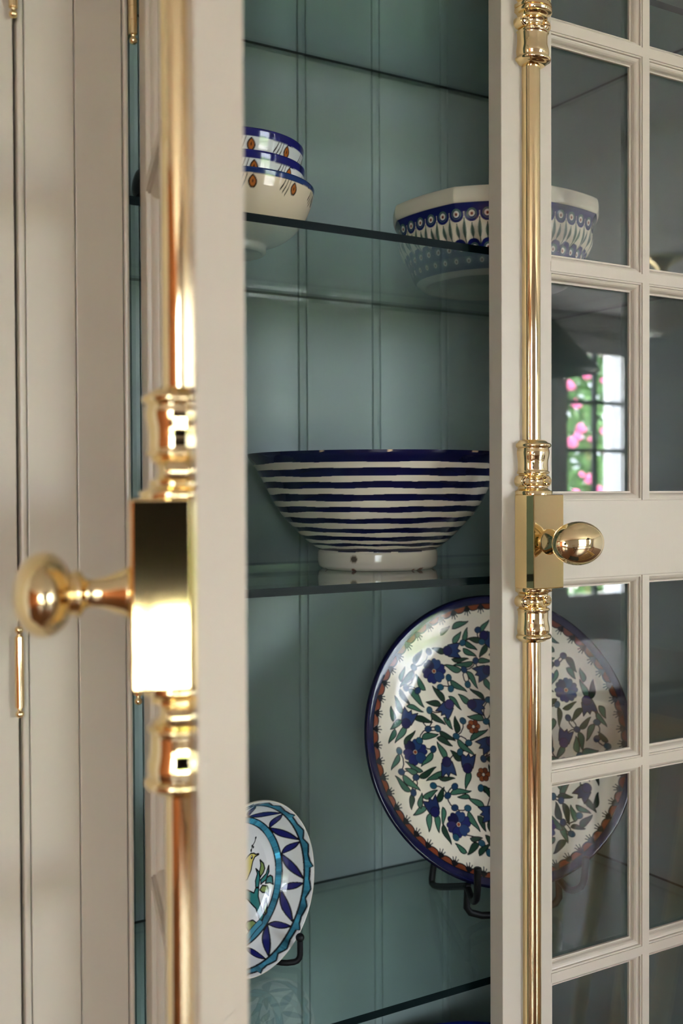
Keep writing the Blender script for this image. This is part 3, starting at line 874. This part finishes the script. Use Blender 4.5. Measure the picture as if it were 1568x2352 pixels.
# ---- deep dish with a bird
def dish_paint():
    c = Canvas(1100, 1100, -1.0, 1.0, -1.0, 1.0, lin(226, 224, 222))
    X, Y = np.meshgrid(c.xs, c.ys)
    rr = np.hypot(X, Y); th = np.degrees(np.arctan2(Y, X))
    wob = 0.004 * np.sin(np.radians(th) * 9)
    tq = lin(58, 128, 152)
    c.a[(rr > 0.692) & (rr < 0.770)] = INK
    c.a[(rr > 0.702 + wob) & (rr < 0.758)] = tq
    kx = [0, 4, 9, 17, 22, 23, 29, 36, 44, 45]; ky = [.976, .957, .952, .966, .946, .948, .968, .952, .955, .976]
    outer = np.interp(np.mod(th, 45), kx, ky)
    c.a[(rr > 0.918) & (rr < outer + 0.008)] = INK
    c.a[(rr > 0.930) & (rr < outer - 0.003)] = tq
    g = random.Random(2)
    lum = np.ones_like(rr)
    for _ in range(160):                              # uneven brush work in the turquoise bands
        a, q = g.uniform(-180, 180), g.choice((0.73, 0.942))
        mm = (np.abs((th - a + 180) % 360 - 180) < g.uniform(1.5, 5)) & (np.abs(rr - q) < 0.05) & (np.abs(c.a - tq).sum(-1) < 1e-4)
        lum[mm] *= g.choice((0.75, 0.85, 1.2, 1.35))
    c.a *= lum[..., None].astype(np.float32)
    def pol(a, q): return (q * math.cos(R(a)), q * math.sin(R(a)))
    def petal(a0, q0, a1, q1, w):
        p, q = np.array(pol(a0, q0)), np.array(pol(a1, q1))
        d = q - p; L = np.hypot(*d); n = np.array((-d[1], d[0])) / L
        P = [tuple(p + d * t + n * w * math.sin(math.pi * t)) for t in np.linspace(0, 1, 10)] + [tuple(p + d * t - n * w * math.sin(math.pi * t)) for t in np.linspace(1, 0, 10)]
        c.outlined(P, lin(30, 34, 104), INK, 0.006)
    for k in range(12):
        a = 12 + k * 31.0 if k < 6 else 12 - (12 - k) * 32.5
        petal(a, 0.772, a + 8, 0.922, 0.034)
        petal(a, 0.772, a - 21.5, 0.922, 0.034)
    lg = lin(128, 146, 84); tg = lin(50, 120, 116); ye = lin(218, 200, 112)
    D = {'leafA': ([(0.489, -0.075), (0.477, -0.016), (0.503, 0.065), (0.495, 0.135), (0.544, 0.080), (0.559, 0.014), (0.538, -0.031)], lg),
         'leafB': ([(0.490, -0.162), (0.493, -0.106), (0.576, -0.053), (0.615, 0.039), (0.613, -0.036), (0.570, -0.125), (0.513, -0.148)], tg),
         'leafC': ([(0.557, -0.166), (0.580, -0.103), (0.627, -0.082), (0.654, -0.105), (0.651, -0.197), (0.617, -0.172)], tg),
         'leafD': ([(0.409, -0.184), (0.410, -0.099), (0.446, -0.021), (0.425, 0.046), (0.471, -0.002), (0.482, -0.079), (0.455, -0.183)], tg),
         'leafE': ([(0.468, -0.224), (0.511, -0.179), (0.576, -0.201), (0.588, -0.252), (0.573, -0.315), (0.551, -0.274), (0.501, -0.262)], lg),
         'leafF': ([(0.479, -0.513), (0.480, -0.443), (0.541, -0.338), (0.536, -0.408), (0.504, -0.495)], lg),
         'leafG': ([(0.18, -0.56), (0.229, -0.533), (0.306, -0.537), (0.361, -0.595), (0.283, -0.627), (0.202, -0.629)], lg),
         'trunk': ([(0.05, -0.12), (0.271, -0.172), (0.374, -0.236), (0.409, -0.184), (0.455, -0.196), (0.436, -0.289), (0.463, -0.521), (0.389, -0.596), (0.396, -0.517), (0.379, -0.420), (0.262, -0.279), (0.05, -0.2)], tg),
         'bird': ([(0.0, 0.1), (0.18, 0.14), (0.294, 0.222), (0.349, 0.246), (0.397, 0.240), (0.429, 0.218), (0.468, 0.217), (0.476, 0.206), (0.452, 0.200), (0.414, 0.192), (0.383, 0.150), (0.344, 0.042), (0.278, -0.045), (0.1, -0.08), (-0.2, 0.0)], ye)}
    for P, col in D.values():
        c.outlined(P, col, INK, 0.0085)
    c.oval(0.365, 0.198, 0.016, 0.024, INK); c.oval(0.362, 0.205, 0.006, 0.009, lin(230, 225, 215))
    c.line([(0.357, 0.263), (0.371, 0.322), (0.409, 0.376), (0.419, 0.423)], 0.006, INK)
    for x, y in ((0.355, 0.285), (0.372, 0.335), (0.419, 0.425), (0.39, 0.315)): c.oval(x, y, 0.012, 0.016, INK)
    c.line([(0.142, -0.70), (0.30, -0.62), (0.389, -0.58)], 0.03, INK); c.line([(0.142, -0.70), (0.30, -0.62), (0.389, -0.58)], 0.022, lin(70, 140, 160))
    c.shrink()
    return c
RD = 0.0894
def dish_mesh():
    c = dish_paint()
    front = resample([(0.0006, -0.46), (0.40, -0.45), (0.52, -0.438), (0.60, -0.42), (0.68, -0.388), (0.76, -0.335), (0.82, -0.27), (0.86, -0.215), (0.93, -0.10), (0.965, -0.03), (0.982, -0.004), (0.992, 0.0), (1.0, -0.012), (1.003, -0.03)], 200)
    back = [(1.003, -0.03), (0.985, -0.075), (0.93, -0.18), (0.85, -0.30), (0.75, -0.41), (0.6, -0.49), (0.5, -0.51), (0.5, -0.56), (0.45, -0.56), (0.44, -0.52), (0.001, -0.52)]
    prof = [(r * RD, h * RD) for r, h in front + resample(back, 40)[1:]]
    nf = len(front)
    def col(TH, RI, RR, HH):
        r = RR / RD
        C = c.sample(r * np.cos(TH), r * np.sin(TH)).astype(np.float32)
        C[(r > 0.985) | (RI >= nf)] = lin(216, 206, 188)
        return C
    return painted('bird_dish', prof, 720, col)
di = dish_mesh()
di.location = (0.4999, 0.1583, 0.9399)
di.rotation_euler = facing(18.8, 2.9)
tag(di, 'deep white dish with a yellow bird and blue petals in turquoise rings', 'dish')

# ---- striped bowl
SB = (0.683, 0.210)
def striped_bowl():
    k = 0.000508
    out = [(295.7, 131), (293, 126), (276, 115), (255, 94.6), (236, 75.4), (218, 61.7), (194, 48.6), (169, 35), (150, 27.5), (137, 23.0), (133, 21.5)]
    out = [(r * k, h / 1000) for r, h in out]
    foot = [(133 * k, 0.0215), (136 * k, 0.0195), (137 * k, 0.010), (134 * k, 0.003), (126 * k, 0.0), (112 * k, 0.0), (108 * k, 0.006), (0.0005, 0.008)]
    inner = [(0.0005, 0.030), (110 * k, 0.032), (160 * k, 0.040), (210 * k, 0.063), (250 * k, 0.097), (280 * k, 0.124), (290 * k, 0.1335), (295.7 * k, 0.131)]
    o_, f_, i_ = resample(smooth_prof(out, 2), 300), resample(foot, 60), resample(smooth_prof(inner, 2), 40)
    prof = f_[::-1] + o_[::-1][1:] + i_[::-1][1:]
    bands = [(135, 205), (240, 285), (318, 358), (395, 437), (470, 505), (540, 572), (603, 632), (657, 683), (703, 720), (737, 756)]
    hz = lambda zy: 0.131 - (zy - 135) / 617 * 0.1087
    nfo = len(f_) + len(o_) - 1
    g = np.random.default_rng(4)
    ph = g.uniform(0, 6.28, (len(bands), 2, 3))
    def col(TH, RI, RR, HH):
        C = np.empty(TH.shape + (3,), np.float32); C[:] = lin(222, 210, 190)
        for b, (za, zb) in enumerate(bands):
            w = lambda e: sum(0.00035 * np.sin(n * TH + ph[b, e, q]) for q, n in enumerate((2, 5, 11)))
            top = hz(za) + (w(0) if b else 0.02); bot = hz(zb) + w(1)
            mk = (HH < top) & (HH > bot)
            mix = np.clip((HH - bot) / (top - bot), 0, 1)[..., None]
            C = np.where(mk[..., None], np.array(lin(18, 21, 62)) * (1 - 0.35 * mix), C)
        C[RI >= nfo] = lin(40, 42, 84)
        va = math.atan2(-0.846 - SB[1], -SB[0])       # side of the bowl that faces into the room
        d = ((TH - (va + R(-22)) + np.pi) % (2 * np.pi) - np.pi) * 0.070
        hole = (d ** 2 + (HH - 0.0135) ** 2 < 0.0037 ** 2) & (RI < nfo)
        ring = (d ** 2 + (HH - 0.0135) ** 2 < 0.0048 ** 2) & (RI < nfo)
        C[ring] = lin(190, 172, 148); C[hole] = lin(92, 80, 68)
        rg = np.random.default_rng(9)
        for _ in range(30):                           # bare clay where the glaze is chipped
            a, h, s_ = rg.uniform(0, 6.28), rg.choice([0.1305, 0.001]), rg.uniform(0.0008, 0.0022)
            q = ((TH - a + np.pi) % (2 * np.pi) - np.pi) * RR
            C[(q ** 2 * 0.4 + (HH - h) ** 2 < s_ ** 2) & (RI < nfo)] = lin(198, 168, 140) if h > 0.1 else lin(140, 92, 76)
        return C
    return painted('striped_bowl', prof, 420, col, loc=(SB[0], SB[1], 1.2637))
tag(striped_bowl(), 'wide footed bowl with navy and cream stripes, chipped rim', 'bowl')

# ---- peacock pattern bowl
PB = (0.856, 0.2086)
def peacock_bowl():
    NE = 42
    pts = [(0.089, 0.0), (0.0915, 0.001), (0.094, 0.004), (0.0985, 0.0065), (0.1015, 0.010), (0.1048, 0.0195), (0.1065, 0.027), (0.108, 0.0325), (0.114, 0.0392), (0.119, 0.0485), (0.1205, 0.0585), (0.1225, 0.068), (0.1255, 0.0745),
           (0.1282, 0.0765), (0.1295, 0.080), (0.1298, 0.087), (0.1285, 0.0925), (0.126, 0.0945), (0.123, 0.0935)]
    o_ = resample(smooth_prof(pts, 2), 220)
    inner = resample(smooth_prof([(0.123, 0.0935), (0.121, 0.09), (0.118, 0.07), (0.108, 0.045), (0.098, 0.02), (0.085, 0.009), (0.0005, 0.008)], 2), 30)
    base = [(0.0005, 0.004), (0.080, 0.004), (0.083, 0.0002), (0.089, 0.0)]
    prof = base + o_[1:] + inner[1:]
    na, nb = len(base), len(base) + len(o_) - 1
    c = Canvas(42 * 56, 760, 0, NE, 0.0, 0.095, CREAM)     # one repeat is one unit wide
    X, Y = np.meshgrid(c.xs, c.ys)
    U = X - np.floor(X) - 0.5
    K = 0.0183                                        # metres per repeat
    D = lambda cy, u=U: np.hypot(u * K, Y - cy)
    U2 = (X + 0.5) - np.floor(X + 0.5) - 0.5
    na_ = lin(26, 32, 98)
    def eye(cy, u, r):
        c.a[D(cy, u) < r] = lin(84, 112, 104)
        c.a[D(cy - r * 0.1, u) < r * 0.80] = na_
        c.a[D(cy, u) < r * 0.62] = lin(226, 220, 206)
        c.a[D(cy - r * 0.05, u) < r * 0.30] = lin(150, 72, 52)
        c.a[D(cy - r * 0.05, u) < r * 0.13] = lin(40, 22, 24)
    # green leaves down the fluted waist
    for u, h0, h1 in ((U, 0.0385, 0.0540), (U2, 0.0365, 0.0600)):
        t = np.clip((Y - h0) / (h1 - h0), 0, 1)
        w = 0.0030 * np.sin(np.pi * t ** 1.0) ** 0.8 * (1.1 - 0.7 * t)
        c.a[(np.abs(u) * K < w) & (Y > h0) & (Y < h1)] = lin(92, 112, 96)
        c.a[(np.abs(u) * K < 0.0005) & (Y > h0 - 0.008) & (Y < h1)] = lin(70, 90, 78)
    c.a[(D(0.0640) < 0.0089) | (Y > 0.0665)] = na_
    c.a[Y > 0.0755] = CREAM
    eye(0.0640, U, 0.0059)
    low = (D(0.0285) < 0.0092) | (Y < 0.0255)
    c.a[low] = na_
    eye(0.0280, U, 0.0056)
    eye(0.0145, U2, 0.0048)
    c.a[Y < 0.0055] = CREAM
    c.shrink()
    va = math.atan2(-0.846 - PB[1], -PB[0])
    def radial(TH, RI, HH):
        a = np.mod(TH - (va + R(-21)), np.pi / 4) - np.pi / 8
        oc = np.cos(np.pi / 8) / np.cos(np.abs(a) * 0.94)
        oc = oc / np.cos(np.pi / 8) * np.cos(np.pi / 8) ** 0.4
        k = (np.clip((HH - 0.045) / 0.03, 0, 1) * 0.85 + 0.15) * 0.55
        oct_ = 1 + (oc / oc.max() - 1) * k
        rib = 1 + 0.016 * np.cos(TH * NE) * np.exp(-((HH - 0.037) / 0.010) ** 2)
        return np.where((RI >= na) & (RI < nb + 12), oct_ * rib, 1.0 * (1 + (oct_ - 1) * (RI >= na)))
    def col(TH, RI, RR, HH):
        C = c.sample(TH / (2 * np.pi) * NE, HH, wrap=True).astype(np.float32)
        C[(RI < na) | (RI >= nb)] = CREAM
        return C
    return painted('peacock_bowl', prof, 1080, col, radial=radial, loc=(PB[0], PB[1], 1.6026))
tag(peacock_bowl(), 'eight-sided ribbed bowl with blue peacock-eye pattern and cream rim', 'bowl')

# ---- stack of small bowls
def small_bowl(name, Rb, H, ground, rim, rows, motif_h, rimw, inner_floor):
    P = [(0.036, 0.0), (0.0385, 0.0015), (0.0385, 0.0075), (0.040, 0.0095), (0.055, 0.0135), (0.068, 0.0215), (0.0785, 0.034), (0.085, 0.047), (0.0885, 0.060), (0.0895, 0.0655), (0.0898, 0.0668), (0.0885, 0.068), (0.0865, 0.0672)]
    sx, sy = Rb / 0.0898, H / 0.068
    P = [(r * sx, h * sy) for r, h in P]
    o_ = resample(smooth_prof(P, 2), rows)
    inner = resample(smooth_prof([P[-1], (0.084 * sx, 0.055 * sy), (0.074 * sx, 0.036 * sy), (0.05 * sx, inner_floor + 0.003), (0.0005, inner_floor)], 2), 24)
    prof = [(0.0005, 0.003), (0.031 * sx, 0.003), (0.033 * sx, 0.0)] + o_ + inner[1:]
    nb = 3 + len(o_)
    c = Canvas(2400, 440, 0, 2 * math.pi, 0, H, ground)
    Rm = 0.085 * sx
    s = 1.0 / Rm
    br = lin(176, 98, 38); bk = lin(46, 26, 16)
    for k in range(11):
        a = (k + 0.5) * 2 * math.pi / 11
        h = motif_h
        for L, w, cc in ((0.0130, 0.0046, bk), (0.0095, 0.0030, br), (0.0040, 0.0007, bk)):
            P_ = []
            for q in range(13):
                t = q / 12
                ww = w * math.sin(math.pi * min(1, 0.12 + 0.88 * t)) ** 0.9
                P_.append((ww, t))
            base = h - 0.0130 / 2 - L / 2
            P2 = [(a + w_ * s, base + t * L) for w_, t in P_] + [(a - w_ * s, base + t * L) for w_, t in P_[::-1]]
            c.poly(P2, cc)
        for q in range(3):                            # three quick strokes beside the leaf
            x = a - (0.0055 + 0.0034 * q) * s
            c.line([(x, h), (x - 0.0022 * s, h - 0.005 - 0.0012 * (2 - q)), (x - 0.0058 * s, h - 0.0105 - 0.0022 * (2 - q))], 0.0013, bk)
    # lines drawn in metres need the same scale on both axes; strokes are short so the stretch does not show
    yy = c.ys[:, None] + 0.00022 * np.sin(c.xs[None] * 7) + 0.00012 * np.sin(c.xs[None] * 23)
    c.a[yy > H - rimw] = rim
    c.a[(yy > H - rimw - 0.0005) & (yy <= H - rimw)] = tuple(q * 0.5 for q in rim)
    c.shrink()
    def col(TH, RI, RR, HH):
        C = c.sample(TH, HH, wrap=True).astype(np.float32)
        C[RI >= nb] = ground
        C[(RI >= nb - 3) & (RI < nb + 3)] = rim
        C[RI < 3] = tuple(q * 0.8 for q in ground)
        return C
    return painted(name, prof, 600, col)
SKX, SKY = 0.492, 0.200
b1 = small_bowl('small_bowl', 0.0900, 0.0680, lin(222, 204, 176), lin(30, 52, 106), 110, 0.0610, 0.0060, 0.0175)
b1.location = (SKX, SKY, 1.6026)
tag(b1, 'cream bowl with rust-brown leaf marks, bottom of the stack of three', 'bowl', 'stacked small bowls')
b2 = small_bowl('small_bowl', 0.0800, 0.0683, lin(218, 220, 216), lin(28, 30, 104), 90, 0.0590, 0.0085, 0.0185)
b2.location = (SKX + 0.001, SKY + 0.001, 1.6026 + 0.0200)
tag(b2, 'white bowl with cobalt rim, middle of the stack of three', 'bowl', 'stacked small bowls')
b3 = copy_to(b2)
b3.location = (SKX - 0.001, SKY, 1.6026 + 0.0412)
tag(b3, 'white bowl with cobalt rim, top of the stack of three', 'bowl', 'stacked small bowls')
va = math.atan2(-0.846 - SKY, -SKX)
for b, a in ((b1, 48), (b2, 51), (b3, 50)):
    b.rotation_euler = (0, 0, va + R(a) - math.pi / 11)

# ---- dark cup at the far left and blue bowl at the bottom
def lidded(prof, n, name, colr, loc):
    pr = resample(smooth_prof(prof, 2), 60)
    return painted(name, pr, n, lambda TH, RI, RR, HH: np.broadcast_to(np.array(colr, np.float32), TH.shape + (3,)).copy(), loc=loc)
dc = lidded([(0.0005, 0.0), (0.010, 0.0), (0.012, 0.002), (0.018, 0.010), (0.0205, 0.020), (0.018, 0.031), (0.014, 0.036), (0.0125, 0.037), (0.013, 0.033), (0.012, 0.012), (0.0005, 0.006)], 48, 'dark_cup', lin(36, 36, 36), (0.3585, 0.0720, 1.6026))
tag(dc, 'small dark round cup at the left end beside the open door hinge', 'cup')
bb = lidded([(0.0005, 0.004), (0.050, 0.004), (0.054, 0.0), (0.058, 0.001), (0.058, 0.008), (0.10, 0.030), (0.125, 0.065), (0.132, 0.088), (0.130, 0.091), (0.126, 0.088), (0.11, 0.045), (0.07, 0.018), (0.0005, 0.014)], 96, 'blue_bowl', lin(26, 40, 128), (0.822, 0.200, 0.5486))
tag(bb, 'deep blue bowl below the lowest glass shelf, only its rim showing', 'bowl')
glass_shelf(0.5485, 'lowest glass shelf, under the deep blue bowl')

# ------------------------------------------------------------------ wrought iron plate stands
ZS = 0.8466
st = empty('plate_stand', (0.842, 0.147, ZS)); tag(st, 'black wrought iron easel holding the large floral platter', 'plate stand')
rw = 0.0042
def rel(o, P): return [(x - o.location[0], y - o.location[1], z - o.location[2]) for x, y, z in P]
ux, uy = 0.9615, -0.275                                # along the platter, to the right
fx, fy = -0.275, -0.9615                               # out of the platter, into the room
cxs, cys = 0.833, 0.150
def S(a, f, z): return (cxs + ux * a + fx * f, cys + uy * a + fy * f, z)
tube('foot_loop', rel(st, [S(-0.058, 0.004, ZS + 0.045), S(-0.060, 0.004, ZS + 0.004), S(0.060, 0.004, ZS + 0.004), S(0.058, 0.004, ZS + 0.045)]), rw, M['iron'], st)
for sg in (-1, 1):
    tube('hook', rel(st, [S(sg * 0.058, 0.004, ZS + 0.040), S(sg * 0.061, 0.028, ZS + 0.032), S(sg * 0.066, 0.053, ZS + 0.046), S(sg * 0.067, 0.057, ZS + 0.082)]), rw, M['iron'], st)
    tube('back_leg', rel(st, [S(sg * 0.058, 0.004, ZS + 0.042), S(sg * 0.060, -0.10, ZS + 0.0045), S(sg * 0.060, -0.12, ZS + 0.0045), S(sg * 0.045, -0.10, ZS + 0.12), S(sg * 0.02, -0.105, ZS + 0.22)]), rw, M['iron'], st)
tube('crossbar', rel(st, [S(-0.03, -0.104, ZS + 0.19), S(0.03, -0.104, ZS + 0.19)]), rw, M['iron'], st)

bs = empty('plate_stand', (0.500, 0.170, ZS)); tag(bs, 'small black iron easel with ball-tipped hooks holding the bird dish', 'plate stand')
vx, vy = 0.9466, 0.3223
gx, gy = 0.3223, -0.9466
def Q(a, f, z): return (0.4999 + vx * a + gx * f, 0.1583 + vy * a + gy * f, z)
for sg in (-1, 1):
    h = tube('hook', rel(bs, [Q(sg * 0.030, -0.062, ZS + 0.0035), Q(sg * 0.034, 0.0, ZS + 0.0035), Q(sg * 0.050, 0.0135, ZS + 0.0045), Q(sg * 0.050, 0.0135, ZS + 0.0275)]), 0.0032, M['iron'], bs)
    bm = bmesh.new(); bmesh.ops.create_uvsphere(bm, u_segments=20, v_segments=12, radius=0.0047)
    me = bpy.data.meshes.new('ball'); bm.to_mesh(me); bm.free(); me.materials.append(M['iron'])
    me.polygons.foreach_set('use_smooth', [True] * len(me.polygons))
    o = link(bpy.data.objects.new('ball', me), h)
    o.location = rel(bs, [Q(sg * 0.050, 0.0135, ZS + 0.030)])[0]
tube('back_frame', rel(bs, [Q(-0.030, -0.062, ZS + 0.004), Q(-0.025, -0.060, ZS + 0.10), Q(0.025, -0.060, ZS + 0.10), Q(0.030, -0.062, ZS + 0.004)]), 0.0032, M['iron'], bs)

# ------------------------------------------------------------------ furniture mirrored in the glass and brass
pd = empty('pendant_lamp', (2.50, -2.0, 0)); tag(pd, 'dark cone-shaped pendant lamp hanging before the narrow window', 'lamp')
sh_ = lathe('lamp_shade', [(0.020, 2.00), (0.028, 1.995), (0.045, 1.975), (0.225, 1.772), (0.228, 1.764), (0.221, 1.770), (0.04, 1.966), (0.015, 1.985)], 48, M['shade'], pd)
tube('cord', [(0, 0, 1.99), (0, 0, 2.2), (0, 0, CZ)], 0.004, M['dark'], pd, n=6)
lathe('bulb', [(0.004, 1.98), (0.02, 1.96), (0.03, 1.92), (0.022, 1.885), (0.002, 1.875)], 20, M['opal'], pd)
lathe('canopy', [(0.055, CZ - 0.001), (0.055, CZ - 0.015), (0.01, CZ - 0.03)], 24, M['brass'], pd)
cl = empty('ceiling_lamp', (3.95, -2.75, 0)); tag(cl, 'brass ceiling lamp with white glass globe', 'lamp')
lathe('canopy', [(0.09, CZ - 0.001), (0.09, CZ - 0.02), (0.03, CZ - 0.05), (0.02, CZ - 0.12), (0.07, CZ - 0.14), (0.07, CZ - 0.16), (0.01, CZ - 0.17)], 32, M['brass'], cl)
lathe('globe', [(0.06, CZ - 0.165), (0.12, CZ - 0.20), (0.15, CZ - 0.26), (0.13, CZ - 0.33), (0.06, CZ - 0.37), (0.002, CZ - 0.38)], 32, M['opal'], cl)

def chair(loc, rz, label, first=None):
    if first is not None:
        r = copy_to(first); r.location = loc; r.rotation_euler = (0, 0, rz)
        for ch in first.children: copy_to(ch, r)
        r['label'] = label
        return r
    c = empty('dining_chair', loc, rz)
    tag(c, label, 'chair', 'dining chairs')
    box('seat', -0.22, 0.22, -0.21, 0.22, 0.44, 0.47, M['bluejar'], c, 0.008)
    for sx in (-1, 1):
        tube('leg', [(sx * 0.18, -0.17, 0.44), (sx * 0.20, -0.20, 0.0)], 0.018, M['chairwood'], c, n=10, smooth_iter=0)
        tube('leg', [(sx * 0.18, 0.18, 0.44), (sx * 0.20, 0.23, 0.0)], 0.018, M['chairwood'], c, n=10, smooth_iter=0)
        tube('back_post', [(sx * 0.19, 0.20, 0.465), (sx * 0.20, 0.25, 0.72), (sx * 0.205, 0.30, 0.98)], 0.016, M['chairwood'], c, n=10)
    for k in range(4):
        x = -0.12 + 0.08 * k
        tube('spindle', [(x, 0.20, 0.465), (x, 0.25, 0.72), (x, 0.298, 0.96)], 0.0105, M['chairwood'], c, n=8)
    box('top_rail', -0.225, 0.225, 0.282, 0.312, 0.945, 1.005, M['chairwood'], c, 0.008)
    return c
ch = chair((0.98, -0.43, 0), R(-90), 'oak spindle-back dining chair standing close before the closed right door')
chair((3.05, -3.05, 0), R(-150), 'oak spindle-back dining chair on the window side of the table', ch)
chair((1.15, -3.0, 0), R(165), 'oak spindle-back dining chair at the far end of the table', ch)
tb = empty('dining_table', (2.1, -1.95, 0)); tag(tb, 'dark wooden dining table under the pendant lamp', 'table')
box('table_top', -1.1, 1.1, -0.42, 0.42, 0.72, 0.75, M['tablewood'], tb, 0.006)
for sx in (-1, 1):
    for sy in (-1, 1):
        tube('leg', [(sx * 1.0, sy * 0.34, 0.72), (sx * 1.03, sy * 0.36, 0.0)], 0.03, M['tablewood'], tb, n=12, smooth_iter=0)

fl = empty('added_dark_drum', (-0.16, -1.85, 0)); tag(fl, 'added stand with a black drum, darkening the reflection in the left lock box', 'lamp')  # invented stand; its black drum darkens what the left lock box mirrors
lathe('base', [(0.15, 0.0), (0.15, 0.015), (0.03, 0.03), (0.012, 0.05)], 32, M['iron'], fl)
tube('pole', [(0, 0, 0.04), (0, 0, 0.7), (0, 0, 1.30)], 0.010, M['brass'], fl, n=10)
lathe('lamp_shade', [(0.170, 1.15), (0.150, 1.48), (0.146, 1.48), (0.166, 1.15)], 40, M['dark'], fl)
